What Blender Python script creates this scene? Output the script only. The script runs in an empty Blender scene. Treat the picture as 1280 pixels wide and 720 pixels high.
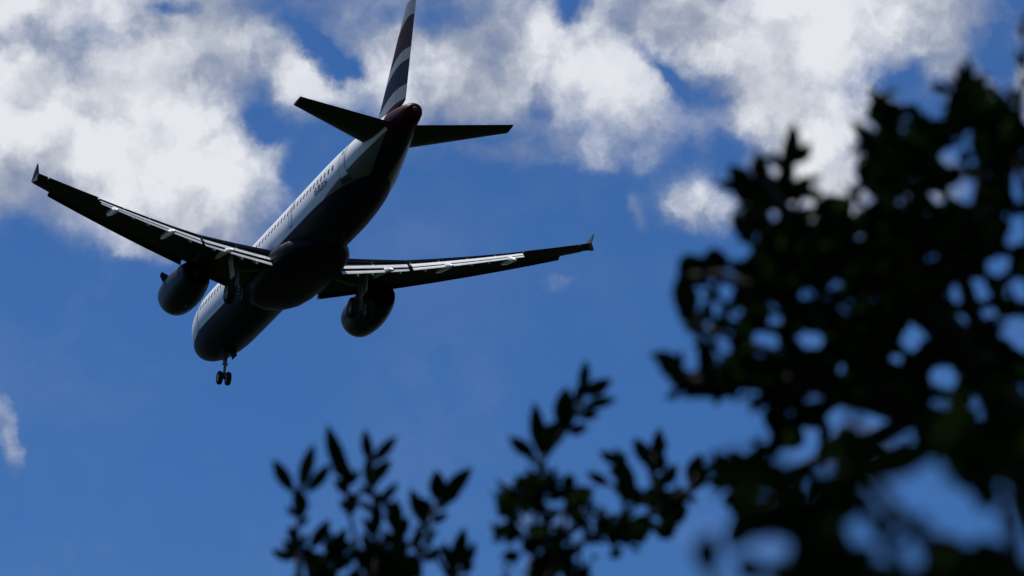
import bpy, bmesh, math, random
from mathutils import Vector, Matrix, noise
R = math.radians
rnd = random.Random(7)
sc = bpy.context.scene
C = sc.collection

# ------------------------------------------------------------------ camera
PITCH = R(3.0)                       # the jet's nose-up attitude on approach
AZ, EL, ROLL = 0.31517093, 0.30905155, 0.02329256
F = 6188.05                          # focal length in pixels of a 1280 wide frame
OFF = (-12.50077703, 2.65726905, 294.0111169)
f_ = Vector((math.sin(AZ)*math.cos(EL), math.cos(AZ)*math.cos(EL), math.sin(EL)))
r0 = f_.cross(Vector((0, 0, 1))).normalized(); u0 = r0.cross(f_)
c_, s_ = math.cos(ROLL), math.sin(ROLL)
r_ = r0*c_ + u0*s_; u_ = u0*c_ - r0*s_
RP = Matrix.Rotation(PITCH, 3, 'X')
f_, r_, u_ = RP @ f_, RP @ r_, RP @ u_
CAM = Vector((0, 0, 1.62))
cd = bpy.data.cameras.new('camera'); cam = bpy.data.objects.new('camera', cd); C.objects.link(cam)
M3 = Matrix((r_, u_, -f_)).transposed()
cam.matrix_world = Matrix.Translation(CAM) @ M3.to_4x4()
cd.sensor_width = 36; cd.lens = F/1280*36
cd.clip_start = 0.1; cd.clip_end = 60000
cd.dof.use_dof = True; cd.dof.focus_distance = 294
cd.dof.aperture_fstop = 10.3; cd.dof.aperture_blades = 0
sc.camera = cam

def at(px, py, d):
    """point seen at photo pixel px,py at depth d metres"""
    return CAM + (f_ + r_*((px-640)/F) - u_*((py-360)/F))*d

# ------------------------------------------------------------------ light
SUN_EL, SUN_AZ = R(63), R(-23)        # azimuth measured from +Y towards +X
sun_dir = Vector((math.sin(SUN_AZ)*math.cos(SUN_EL), math.cos(SUN_AZ)*math.cos(SUN_EL), math.sin(SUN_EL)))
sl = bpy.data.lights.new('sun', 'SUN'); so = bpy.data.objects.new('sun', sl); C.objects.link(so)
sl.energy = 5.0; sl.angle = R(0.53); sl.color = (1.0, .965, .91)
so.rotation_euler = sun_dir.to_track_quat('Z', 'Y').to_euler()
so.location = (0, 0, 50)
sc.view_settings.view_transform = 'Standard'; sc.view_settings.look = 'None'
sc.view_settings.gamma = 1; sc.view_settings.exposure = 0.0
sc.view_settings.use_curve_mapping = False
sc.cycles.max_bounces = 6; sc.cycles.diffuse_bounces = 2; sc.cycles.glossy_bounces = 3
sc.cycles.use_denoising = True

# ------------------------------------------------------------------ world: Nishita sky with broken cloud
W = bpy.data.worlds.new('World'); sc.world = W; W.use_nodes = True
nt = W.node_tree; N = nt.nodes; L = nt.links; N.clear()
def nd(t, **k):
    n = N.new(t)
    for a, b in k.items(): setattr(n, a, b)
    return n
def val(x, sock):
    if isinstance(x, (int, float)): sock.default_value = x
    elif isinstance(x, (tuple, Vector)): sock.default_value = tuple(x)
    else: L.new(x, sock)
def mth(op, a, b=None, c=None, clamp=False):
    n = nd('ShaderNodeMath', operation=op, use_clamp=clamp)
    val(a, n.inputs[0])
    if b is not None: val(b, n.inputs[1])
    if c is not None: val(c, n.inputs[2])
    return n.outputs[0]
def vm(op, a, b=None, s=None):
    n = nd('ShaderNodeVectorMath', operation=op)
    val(a, n.inputs[0])
    if b is not None: val(b, n.inputs[1])
    if s is not None: val(s, n.inputs['Scale'])
    return n.outputs['Value'] if op in ('DOT_PRODUCT', 'LENGTH') else n.outputs[0]
def smooth(x, a, b, lo=0., hi=1.):
    n = nd('ShaderNodeMapRange', interpolation_type='SMOOTHSTEP')
    val(x, n.inputs[0])
    for i, v in enumerate((a, b, lo, hi)): n.inputs[i+1].default_value = v
    return n.outputs[0]
def fbm(vec, scale, detail, rough, w=0.0, lac=2.1):
    n = nd('ShaderNodeTexNoise', noise_dimensions='4D')
    val(vec, n.inputs['Vector']); n.inputs['Scale'].default_value = scale
    n.inputs['Detail'].default_value = detail; n.inputs['Roughness'].default_value = rough
    n.inputs['W'].default_value = w; n.inputs['Lacunarity'].default_value = lac
    return n.outputs['Fac'], n.outputs['Color']
sky = nd('ShaderNodeTexSky', sky_type='NISHITA')
sky.sun_disc = False; sky.sun_elevation = SUN_EL; sky.sun_rotation = SUN_AZ
sky.altitude = 60; sky.air_density = 1.0; sky.dust_density = 0.15; sky.ozone_density = 3.0
SKY = 0.05
tc = nd('ShaderNodeTexCoord')
dirv = tc.outputs['Generated']
den = mth('MAXIMUM', vm('DOT_PRODUCT', dirv, f_), 0.08)
uu = mth('MULTIPLY', mth('DIVIDE', vm('DOT_PRODUCT', dirv, r_), den), F/100)
vv = mth('MULTIPLY', mth('DIVIDE', vm('DOT_PRODUCT', dirv, u_), den), F/100)
cx = nd('ShaderNodeCombineXYZ'); L.new(uu, cx.inputs[0]); L.new(vv, cx.inputs[1])
P0 = cx.outputs[0]                  # bearing and height in the sky, a unit is 0.93 degrees
wf, wc = fbm(P0, 0.75, 5, .55, 3.1)
wf2, wc2 = fbm(P0, 3.0, 4, .6, 9.7)
Pw = vm('ADD', P0, vm('SCALE', vm('SUBTRACT', wc, (.5, .5, .5)), s=0.9))
Pw = vm('ADD', Pw, vm('SCALE', vm('SUBTRACT', wc2, (.5, .5, .5)), s=0.28))
# cloud banks: bearing/height (in photo pixel terms), radii, tilt (deg, anticlockwise), weight
BLOBS = [
 # left bank
 (60, 60, 210, 150, 0, 1.1), (120, 190, 170, 110, -15, 1.0), (240, 250, 90, 80, -20, .85),
 (225, 110, 120, 100, 0, .8), (20, 230, 60, 60, 0, .35), (300, 60, 90, 70, -35, .62), (270, 305, 60, 30, 0, .3),
 # central band
 (400, 105, 90, 32, -12, .72), (430, 50, 75, 60, 0, .45), (540, 60, 110, 85, 0, .72), (520, 140, 70, 40, 0, .45),
 (570, 140, 80, 40, 0, .4), (700, 100, 85, 65, -25, .95), (670, 40, 70, 50, 0, .5), (790, 140, 60, 40, -30, .62),
 (740, 180, 50, 36, 0, .45), (820, 40, 90, 55, 0, .8), (760, 60, 60, 60, 0, .35),
 # right bank
 (970, 40, 130, 90, 0, 1.0), (1000, 150, 75, 120, 15, .95), (1130, 30, 110, 60, 0, .85), (930, 130, 60, 60, 0, .55),
 (1040, 250, 60, 60, 35, .5), (1190, 100, 26, 60, 0, .6), (1290, 110, 24, 60, 0, .7), (1110, 150, 70, 22, 10, .3),
 # small ones
 (880, 250, 46, 32, 8, .60), (795, 262, 14, 20, 0, .16), (0, 518, 18, 22, 0, .45), (12, 558, 16, 24, 20, .42), (1235, 30, 50, 30, -30, .45), (1215, 110, 26, 40, 20, .4),
 (350, 190, 26, 20, 0, .3), (310, 215, 22, 40, 40, .3), (35, 460, 34, 16, 40, .10), (620, 190, 80, 30, 0, .22),
 (700, 355, 40, 16, 0, .17), (780, 395, 46, 16, 0, .17), (625, 605, 36, 16, -30, .15), (565, 550, 16, 12, 0, .09),
 (1090, 560, 60, 50, 0, .3), (1160, 240, 60, 40, 0, .35), (700, 660, 120, 30, 0, .12),
 # gaps
 (335, 150, 52, 34, -45, -.8), (400, 200, 74, 44, 40, -.85), (395, 235, 60, 46, 40, -.5), (222, 3, 22, 12, 0, -.62), (388, 62, 50, 17, -40, -.8), (425, 92, 26, 12, -20, -.7), (560, 20, 60, 22, 0, -.42), (480, 25, 40, 16, 0, -.35), (470, 190, 60, 30, 0, -.5), (600, 175, 60, 16, 0, -.5),
 (335, 14, 36, 20, 0, -.42), (722, 12, 24, 26, 0, -.8), (832, 92, 46, 10, -52, -.7), (890, 120, 36, 22, -10, -.4),
 (672, 142, 22, 16, -60, -.45), (1120, 105, 56, 20, 8, -.6), (1160, 150, 50, 36, 0, -.58), (1250, 70, 30, 44, -10, -.7),
 (915, 190, 36, 40, 0, -.6), (170, 338, 190, 34, -6, -.75), (20, 300, 40, 30, 0, -.5),
]
cov = None; gaps = False
for (bx, by, rx, ry, th, wt) in BLOBS:
    mp = nd('ShaderNodeMapping', vector_type='TEXTURE')
    L.new(Pw, mp.inputs[0])
    mp.inputs[1].default_value = ((bx-640)/100, -(by-360)/100, 0)
    mp.inputs[2].default_value = (0, 0, R(th)); mp.inputs[3].default_value = (rx/100, ry/100, 1)
    g = mth('POWER', 2.71828, mth('MULTIPLY', vm('DOT_PRODUCT', mp.outputs[0], mp.outputs[0]), -1.0))
    if wt < 0:
        if not gaps: cov = mth('SUBTRACT', 1.15, mth('POWER', 2.71828, mth('MULTIPLY', cov, -1.5))); cov = mth('SUBTRACT', cov, .15); gaps = True
        cov = mth('MULTIPLY', cov, mth('SUBTRACT', 1.0, mth('MULTIPLY', g, min(1.0, -wt*1.25))))
    else: cov = mth('MULTIPLY_ADD', g, wt, cov if cov is not None else 0.0)
# the rest of the sky, beyond the part the photograph saw, has broken cloud too
rad = vm('LENGTH', P0)
rest = mth('MULTIPLY', smooth(rad, 8.5, 13.0), mth('MULTIPLY', smooth(fbm(dirv, 2.6, 3, .5, 1.3)[0], .50, .66), .8))
cov = mth('ADD', cov, rest)
Pn = vm('ADD', P0, vm('SCALE', vm('SUBTRACT', wc2, (.5, .5, .5)), s=0.35))
n1 = fbm(Pn, 0.85, 8, .50, 5.5)[0]
n1b = fbm(vm('ADD', Pn, (-.10, .38, 0)), 0.85, 5, .50, 5.5)[0]
n2 = fbm(Pn, 3.0, 8, .52, 8.2)[0]
dens = mth('ADD', cov, mth('MULTIPLY', mth('SUBTRACT', n1, .5), 1.5))
dens = mth('ADD', dens, mth('MULTIPLY', mth('SUBTRACT', n2, .5), .30))
# clear-sky areas stay clear of the noise
dens = mth('MULTIPLY', dens, smooth(cov, .02, .30))
alpha = smooth(dens, -.04, .94)
alpha = mth('MAXIMUM', mth('MULTIPLY', alpha, .97), mth('MULTIPLY', smooth(fbm(Pw, .42, 6, .6, 21.0)[0], .40, .72), .06))
# brightness within the cloud: thin rims grey-blue, billows white, some grey bellies
n3 = fbm(Pn, 0.62, 7, .50, 14.0)[0]
lum = mth('ADD', mth('MULTIPLY', smooth(dens, .25, 1.0), .42), mth('MULTIPLY', smooth(n3, .36, .62), .58))
lum = mth('ADD', mth('ADD', lum, .07), mth('MULTIPLY', mth('SUBTRACT', n1, n1b), 1.1))
lum = mth('ADD', lum, mth('MULTIPLY', mth('SUBTRACT', n2, .5), .24), clamp=True)
for (bx, by, rx, ry, wt) in ((110, 60, 230, 110, .24), (700, 100, 70, 60, .12), (560, 25, 90, 40, -.18), (1010, 60, 120, 80, .12), (390, 110, 70, 30, -.12)):
    q = vm('MULTIPLY', vm('SUBTRACT', Pw, ((bx-640)/100, -(by-360)/100, 0)), (100/rx, 100/ry, 1))
    lum = mth('MULTIPLY_ADD', mth('POWER', 2.71828, mth('MULTIPLY', vm('DOT_PRODUCT', q, q), -1.0)), wt, lum)
lum = mth('MINIMUM', mth('MAXIMUM', lum, 0.0), 1.0)
cr = nd('ShaderNodeValToRGB'); L.new(lum, cr.inputs[0])
el = cr.color_ramp.elements
el[0].position = 0; el[0].color = (.20, .25, .38, 1)
el[1].position = 1; el[1].color = (.80, .82, .86, 1)
e = el.new(.45); e.color = (.37, .41, .50, 1)
CLOUD = 1.0
cl = vm('SCALE', cr.outputs[0], s=CLOUD/SKY)
hs = nd('ShaderNodeHueSaturation'); L.new(vm('MULTIPLY', sky.outputs[0], (.84, 1.03, 1.39)), hs.inputs['Color'])
hs.inputs['Saturation'].default_value = 1.12; hs.inputs['Value'].default_value = 1.0
mx = nd('ShaderNodeMix', data_type='RGBA'); L.new(alpha, mx.inputs[0]); L.new(hs.outputs[0], mx.inputs[6]); L.new(cl, mx.inputs[7])
bg = nd('ShaderNodeBackground'); L.new(mx.outputs[2], bg.inputs[0]); bg.inputs[1].default_value = SKY
wo = nd('ShaderNodeOutputWorld'); L.new(bg.outputs[0], wo.inputs[0])
W.cycles.sampling_method = 'MANUAL'; W.cycles.sample_map_resolution = 512

# ------------------------------------------------------------------ helpers
def mat(name, col, rough=.5, metal=0, spec=.5, coat=0, vary=0.0, vscale=3.0):
    m = bpy.data.materials.new(name); m.use_nodes = True
    b = m.node_tree.nodes['Principled BSDF']
    b.inputs['Base Color'].default_value = (*col, 1); b.inputs['Roughness'].default_value = rough
    b.inputs['Metallic'].default_value = metal; b.inputs['Specular IOR Level'].default_value = spec
    b.inputs['Coat Weight'].default_value = coat; b.inputs['Coat Roughness'].default_value = .08
    if vary:
        t = m.node_tree; n = t.nodes.new('ShaderNodeTexNoise'); tcn = t.nodes.new('ShaderNodeTexCoord')
        t.links.new(tcn.outputs['Object'], n.inputs[0]); n.inputs['Scale'].default_value = vscale; n.inputs['Detail'].default_value = 6
        mr = t.nodes.new('ShaderNodeMapRange'); t.links.new(n.outputs[0], mr.inputs[0])
        mr.inputs[3].default_value = 1-vary; mr.inputs[4].default_value = 1+vary
        mp = t.nodes.new('ShaderNodeVectorMath'); mp.operation = 'SCALE'; mp.inputs[0].default_value = col
        t.links.new(mr.outputs[0], mp.inputs['Scale']); t.links.new(mp.outputs[0], b.inputs['Base Color'])
        mr2 = t.nodes.new('ShaderNodeMapRange'); t.links.new(n.outputs[0], mr2.inputs[0])
        mr2.inputs[3].default_value = rough*.8; mr2.inputs[4].default_value = min(1, rough*1.2)
        t.links.new(mr2.outputs[0], b.inputs['Roughness'])
    return m
def tag(o, label=None, cat=None, group=None, kind=None):
    for k, v in (('label', label), ('category', cat), ('group', group), ('kind', kind)):
        if v: o[k] = v
    return o
def mesh(name, verts, faces, m, parent=None, smooth_=True):
    me = bpy.data.meshes.new(name); me.from_pydata([tuple(v) for v in verts], [], faces); me.update()
    me.materials.append(m)
    if smooth_:
        for p in me.polygons: p.use_smooth = True
    o = bpy.data.objects.new(name, me); C.objects.link(o)
    if parent: o.parent = parent
    return o
def fixn(o):
    bm = bmesh.new(); bm.from_mesh(o.data); bmesh.ops.recalc_face_normals(bm, faces=bm.faces); bm.to_mesh(o.data); bm.free(); return o
class MB:
    def __init__(s): s.v = []; s.f = []
    def add(s, v, f):
        b = len(s.v); s.v += [tuple(x) for x in v]; s.f += [tuple(i+b for i in q) for q in f]
    def loft(s, rings, cap=True, closed=True):
        n = len(rings[0]); v = [p for r in rings for p in r]; f = []
        for i in range(len(rings)-1):
            for j in range(n if closed else n-1):
                k = (j+1) % n
                f.append((i*n+j, i*n+k, (i+1)*n+k, (i+1)*n+j))
        if cap:
            f.append(tuple(range(n-1, -1, -1))); f.append(tuple((len(rings)-1)*n+j for j in range(n)))
        s.add(v, f)
    def tube(s, pts, rad, n=10, cap=True):
        pts = [Vector(p) for p in pts]
        if not hasattr(rad, '__len__'): rad = [rad]*len(pts)
        rings = []; prev = None
        for i, p in enumerate(pts):
            t = (pts[min(i+1, len(pts)-1)] - pts[max(i-1, 0)])
            t = t.normalized() if t.length > 1e-9 else Vector((0, 0, 1))
            if prev is None:
                a = t.orthogonal().normalized()
            else:
                a = (prev - t*prev.dot(t)); a = a.normalized() if a.length > 1e-6 else t.orthogonal().normalized()
            prev = a; b = t.cross(a)
            rings.append([p + (a*math.cos(2*math.pi*k/n) + b*math.sin(2*math.pi*k/n))*rad[i] for k in range(n)])
        s.loft(rings, cap)
    def box(s, c, d, rot=None):
        v = []
        for x in (-1, 1):
            for y in (-1, 1):
                for z in (-1, 1):
                    q = Vector((x*d[0]/2, y*d[1]/2, z*d[2]/2))
                    if rot: q = rot @ q
                    v.append(Vector(c)+q)
        s.add(v, [(0,1,3,2), (4,6,7,5), (0,4,5,1), (2,3,7,6), (0,2,6,4), (1,5,7,3)])
    def build(s, name, m, parent=None, sm=True, flat_angle=None):
        o = fixn(mesh(name, s.v, s.f, m, parent, sm))
        if flat_angle:
            o.data.set_sharp_from_angle(angle=R(flat_angle))
        return o

# ------------------------------------------------------------------ ground
GM = bpy.data.materials.new('rough_grass'); GM.use_nodes = True
t = GM.node_tree; b = t.nodes['Principled BSDF']; b.inputs['Roughness'].default_value = .95; b.inputs['Specular IOR Level'].default_value = 0
n = t.nodes.new('ShaderNodeTexNoise'); n.inputs['Scale'].default_value = .35; n.inputs['Detail'].default_value = 10
tcn = t.nodes.new('ShaderNodeTexCoord'); t.links.new(tcn.outputs['Object'], n.inputs[0])
rr = t.nodes.new('ShaderNodeValToRGB'); t.links.new(n.outputs[0], rr.inputs[0])
rr.color_ramp.elements[0].color = (.005, .009, .003, 1); rr.color_ramp.elements[1].color = (.014, .020, .007, 1)
t.links.new(rr.outputs[0], b.inputs['Base Color'])
gv = []; gf = []
rad = [0, 3, 6, 12, 25, 60, 150, 400, 1000, 3000, 9000, 30000]; ns = 48
gv.append((0, 0, 0))
for r in rad[1:]:
    for k in range(ns):
        a = 2*math.pi*k/ns; x, y = r*math.cos(a), r*math.sin(a)
        z = 0 if r < 30 else noise.noise(Vector((x/400, y/400, 2)))*min(8, r/40)
        gv.append((x, y, z))
for k in range(ns): gf.append((0, 1+k, 1+(k+1) % ns))
for i in range(len(rad)-2):
    for k in range(ns):
        a, b2 = 1+i*ns+k, 1+i*ns+(k+1) % ns
        gf.append((a, a+ns, b2+ns, b2))
tag(mesh('ground', gv, gf, GM), kind='structure')

# ------------------------------------------------------------------ airliner
ZREF = 22.0
def A(xa, y, z): return Vector((y, ZREF-xa, z))     # xa metres behind the nose, y to starboard, z up from the cabin axis
jet = bpy.data.objects.new('airliner', None); C.objects.link(jet)
jet.matrix_world = Matrix.Translation(CAM + r_*OFF[0] + u_*OFF[1] + f_*OFF[2]) @ RP.to_4x4()
tag(jet, 'twin-engine passenger jet flying away overhead, dark belly, wheels down, flaps out', 'airliner')

# livery of the fuselage: white top, navy belly that runs out below the tail into a painted shade strip, dark red tail cone
def node_mat(name, rough, coat=0, spec=.5):
    m = bpy.data.materials.new(name); m.use_nodes = True; t = m.node_tree
    b = t.nodes['Principled BSDF']; b.inputs['Roughness'].default_value = rough
    b.inputs['Coat Weight'].default_value = coat; b.inputs['Coat Roughness'].default_value = .1; b.inputs['Specular IOR Level'].default_value = spec
    tcn = t.nodes.new('ShaderNodeTexCoord'); sx = t.nodes.new('ShaderNodeSeparateXYZ'); t.links.new(tcn.outputs['Object'], sx.inputs[0])
    def mm(op, a, b_=None, c=None):
        q = t.nodes.new('ShaderNodeMath'); q.operation = op
        for i, x in enumerate((a, b_, c)):
            if x is None: continue
            if isinstance(x, (int, float)): q.inputs[i].default_value = x
            else: t.links.new(x, q.inputs[i])
        return q.outputs[0]
    def mixc(fac, a, b_):
        q = t.nodes.new('ShaderNodeMix'); q.data_type = 'RGBA'; t.links.new(fac, q.inputs[0])
        for i, x in ((6, a), (7, b_)):
            if isinstance(x, tuple): q.inputs[i].default_value = (*x, 1)
            else: t.links.new(x, q.inputs[i])
        return q.outputs[2]
    return m, t, b, sx, tcn, mm, mixc
FM, t, b, sx, tcn, mm, mixc = node_mat('fuselage_paint', .38, .0, .35)
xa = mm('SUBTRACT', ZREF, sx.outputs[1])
# the navy edge: level at z=-0.95; the shade under the tail is painted in as navy
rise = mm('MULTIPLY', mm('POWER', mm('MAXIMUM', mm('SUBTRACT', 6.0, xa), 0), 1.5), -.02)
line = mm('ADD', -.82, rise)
keel_shade = mm('ADD', -1.92, mm('MULTIPLY', mm('POWER', mm('MAXIMUM', mm('SUBTRACT', xa, 31.0), 0), 1.75), .038))  # bottom strip of the tail, coloured navy to paint in its shade
navy = mm('LESS_THAN', sx.outputs[2], mm('MAXIMUM', line, keel_shade))
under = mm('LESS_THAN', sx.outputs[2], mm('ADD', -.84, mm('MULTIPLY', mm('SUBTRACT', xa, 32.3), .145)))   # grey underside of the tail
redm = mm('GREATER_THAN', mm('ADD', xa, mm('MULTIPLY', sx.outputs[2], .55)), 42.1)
# faint dirt streaks and frame lines
nz = t.nodes.new('ShaderNodeTexNoise'); nz.inputs['Scale'].default_value = 1.0; nz.inputs['Detail'].default_value = 7
mpn = t.nodes.new('ShaderNodeMapping'); mpn.inputs[3].default_value = (2.2, .25, 2.2); t.links.new(tcn.outputs['Object'], mpn.inputs[0]); t.links.new(mpn.outputs[0], nz.inputs[0])
fr = mm('LESS_THAN', mm('FRACT', mm('MULTIPLY', xa, .3125)), .014)
dirt = mm('SUBTRACT', 1.12, mm('MULTIPLY', nz.outputs[0], .30))
dirt = mm('SUBTRACT', dirt, mm('MULTIPLY', fr, .22))
vs = t.nodes.new('ShaderNodeVectorMath'); vs.operation = 'SCALE'; vs.inputs[0].default_value = (.82, .83, .84); t.links.new(dirt, vs.inputs['Scale'])
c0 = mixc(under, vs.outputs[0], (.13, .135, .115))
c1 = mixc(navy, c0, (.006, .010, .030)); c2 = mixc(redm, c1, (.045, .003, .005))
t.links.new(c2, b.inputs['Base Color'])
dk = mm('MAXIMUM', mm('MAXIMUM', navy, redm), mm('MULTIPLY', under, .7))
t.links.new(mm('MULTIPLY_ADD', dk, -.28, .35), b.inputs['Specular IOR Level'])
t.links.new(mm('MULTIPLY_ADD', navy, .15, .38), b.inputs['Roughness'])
WHITE = mat('white_paint', (.7, .71, .72), .35, coat=.2, vary=.06)
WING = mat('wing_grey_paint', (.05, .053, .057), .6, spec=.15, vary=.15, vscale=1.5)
FLAP = mat('flap_grey_paint', (.70, .71, .72), .4, vary=.14, vscale=2)
NAVY = mat('navy_paint', (.005, .008, .022), .55, spec=.08)
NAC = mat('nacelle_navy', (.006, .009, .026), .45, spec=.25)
METAL = mat('bare_metal', (.35, .34, .33), .35, metal=.9, vary=.15)
DARKM = mat('hot_section', (.05, .045, .04), .5, metal=.7)
STRUT = mat('gear_strut', (.16, .165, .17), .45, vary=.1)
TYRE = mat('tyre_rubber', (.012, .012, .013), .85, spec=.2)
RIM = mat('wheel_rim', (.3, .3, .31), .45, metal=.6)
GLASS = mat('window_glass', (.01, .012, .016), .1)
BLACK = mat('black_marking', (.01, .01, .014), .6)
SEAL = mat('door_seal', (.05, .055, .065), .6)
DOORW = mat('gear_door_paint', (.62, .63, .66), .35)

PROF = [(0, -.47, -.53, .03), (.06, -.30, -.72, .22), (.25, -.05, -1.0, .48), (.6, .28, -1.25, .76), (1.1, .62, -1.46, 1.03), (1.7, .98, -1.64, 1.28),
 (2.4, 1.38, -1.79, 1.50), (3.2, 1.74, -1.91, 1.69), (4.2, 1.97, -2.00, 1.84), (5.4, 2.05, -2.05, 1.94), (6.8, 2.07, -2.07, 1.975)]
PROF += [(x, 2.07, -2.07, 1.975) for x in (10, 14, 18, 22, 26, 29)]
PROF += [(30.5, 2.07, -2.05, 1.973), (32, 2.07, -1.95, 1.95), (33.5, 2.06, -1.78, 1.90), (35, 2.06, -1.53, 1.80), (36.5, 2.05, -1.22, 1.66), (38, 2.03, -.87, 1.47),
 (39.5, 1.98, -.50, 1.25), (41, 1.90, -.13, 1.01), (42.3, 1.79, .20, .79), (43.4, 1.60, .34, .66), (44.0, 1.48, .44, .57), (44.3, 1.37, .52, .47), (44.46, 1.24, .62, .36), (44.51, 1.12, .72, .24)]
def prof(xq):
    for i in range(len(PROF)-1):
        a, b2 = PROF[i], PROF[i+1]
        if xq <= b2[0]:
            k = (xq-a[0])/(b2[0]-a[0]); return [a[j]+(b2[j]-a[j])*k for j in (1, 2, 3)]
    return PROF[-1][1:]
def ring(xa_, zt, zb, hw, n=56):
    zc, h = (zt+zb)/2, (zt-zb)/2
    return [A(xa_, hw*math.sin(2*math.pi*k/n), zc+h*math.cos(2*math.pi*k/n)) for k in range(n)]
m = MB(); m.loft([ring(*p) for p in PROF])
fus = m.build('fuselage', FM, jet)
def skin(xq, z, side=-1, off=.006):
    zt, zb, hw = prof(xq); zc, h = (zt+zb)/2, (zt-zb)/2
    q = max(-.999, min(.999, (z-zc)/h)); return A(xq, side*(hw*math.sqrt(1-q*q)+off), z)
# cabin windows: a ring of skin-following faces each
def skin_patch(name, x0, x1, z0, z1, m_, par, side=-1, off=.008, rnd_=False, nx=2, nz_=4):
    v = []; f = []
    for i in range(nx+1):
        for j in range(nz_+1):
            a, b2 = i/nx, j/nz_
            if rnd_:
                # superellipse outline
                th = b2*math.pi - math.pi/2
                w = abs(math.cos(th))**.6; zz = math.copysign(abs(math.sin(th))**.6, math.sin(th))
                xx = (x0+x1)/2 + (a-.5)*(x1-x0)*w; z = (z0+z1)/2 + zz*(z1-z0)/2
            else: xx = x0+(x1-x0)*a; z = z0+(z1-z0)*b2
            v.append(skin(xx, z, side, off))
    for i in range(nx):
        for j in range(nz_):
            q = i*(nz_+1)+j; f.append((q, q+1, q+nz_+2, q+nz_+1))
    return fixn(mesh(name, v, f, m_, par))
for side in (-1, 1):
    x = 6.0; k = 0
    while x < 34.7 and k < 46:
        if not (abs(x-14.0) < .45 or abs(x-26.4) < .45):
            skin_patch('cabin_window', x-.12, x+.12, .28, .62, GLASS, jet, side, rnd_=True, nx=2, nz_=6); k += 1
        x += .68
# cockpit panes
for side in (-1, 1):
    for (a, b2, z0, z1) in ((1.55, 2.0, .42, .80), (2.08, 2.6, .50, 1.0), (2.68, 3.15, .55, 1.0)):
        skin_patch('cockpit_window', a, b2, z0, z1, GLASS, jet, side)
# cabin doors with their seals
def cabin_door(x0, x1, z0, z1, side, sill=False):
    d = skin_patch('cabin_door', x0, x1, z0, z1, WHITE, jet, side, off=.012, nx=3, nz_=10)
    for nme, q in (('seal', (x0-.05, x0, z0-.05, z1+.05)), ('seal', (x1, x1+.05, z0-.05, z1+.05)), ('seal', (x0, x1, z1, z1+.05)), ('seal', (x0, x1, z0-.05, z0))):
        skin_patch(nme, *q, SEAL, d, side, off=.014, nx=2, nz_=8)
    if sill: skin_patch('door_sill', x0-.12, x1+.12, z0-.32, z0-.06, BLACK, d, side, off=.016)
    skin_patch('door_window', (x0+x1)/2-.09, (x0+x1)/2+.09, z1-.62, z1-.36, GLASS, d, side, off=.018, rnd_=True, nz_=6)
for side in (-1, 1):
    cabin_door(4.6, 5.4, -.75, 1.10, side); cabin_door(35.55, 36.4, -.45, 1.42, side, side < 0)
    cabin_door(13.7, 14.3, -.55, .95, side); cabin_door(26.1, 26.7, -.55, .95, side)
# registration on the rear fuselage, wrapped to the skin
def skin_text(name, body, x0, z0, size, side, m_):
    cu = bpy.data.curves.new(name, 'FONT'); cu.body = body; cu.size = size; cu.offset = .012
    o = bpy.data.objects.new(name, cu); C.objects.link(o)
    dg = bpy.context.evaluated_depsgraph_get(); me = bpy.data.meshes.new_from_object(o.evaluated_get(dg))
    bpy.data.objects.remove(o); me.name = name
    for v in me.vertices:
        xx = x0 - side*(-1)*(-v.co.x) if side < 0 else x0 - v.co.x
        xx = x0 + v.co.x if side < 0 else x0 - v.co.x
        v.co = skin(xx, z0+v.co.y, side, .014)
    me.materials.append(m_)
    q = bpy.data.objects.new(name, me); C.objects.link(q); q.parent = jet; return q
skin_text('registration', 'G-EUXH', 31.4, -.28, .62, -1, BLACK)
skin_text('registration', 'G-EUXH', 34.6, -.28, .62, 1, BLACK)

# belly fairing
m = MB(); rs = []
for (x, hw, zb, zt) in ((15.0, .5, -2.12, -1.9), (15.6, 1.25, -2.24, -1.4), (16.6, 1.75, -2.38, -.95), (18, 2.06, -2.42, -.72), (20, 2.18, -2.46, -.62), (22.5, 2.20, -2.47, -.60),
     (24.2, 2.13, -2.43, -.66), (25.6, 1.95, -2.35, -.85), (26.8, 1.55, -2.28, -1.15), (27.8, 1.05, -2.17, -1.5), (28.5, .5, -2.10, -1.85)):
    n = 40; r = []
    for k in range(n):
        a = 2*math.pi*k/n; cxx, sxx = math.cos(a), math.sin(a)
        r.append(A(x, hw*math.copysign(abs(sxx)**.72, sxx), (zt+zb)/2+(zt-zb)/2*math.copysign(abs(cxx)**.8, cxx)))
    rs.append(r)
m.loft(rs); m.build('belly_fairing', NAVY, jet)
# APU exhaust and belly antennas
m = MB(); m.tube([A(44.3, 0, .93), A(44.58, 0, .93)], [.19, .16], 16); m.build('exhaust_pipe', DARKM, jet)
for (x, h) in ((9.5, .30), (12.2, .22), (31.0, .30), (24.0, .0)):
    if not h: continue
    zt, zb, hw = prof(x); m = MB()
    m.loft([[A(x-.18, 0, zb+.03), A(x, .03, zb+.03), A(x+.2, 0, zb+.03), A(x, -.03, zb+.03)], [A(x+.08, 0, zb-h), A(x+.14, .012, zb-h), A(x+.24, 0, zb-h), A(x+.14, -.012, zb-h)]])
    m.build('antenna', BLACK, jet)

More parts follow.
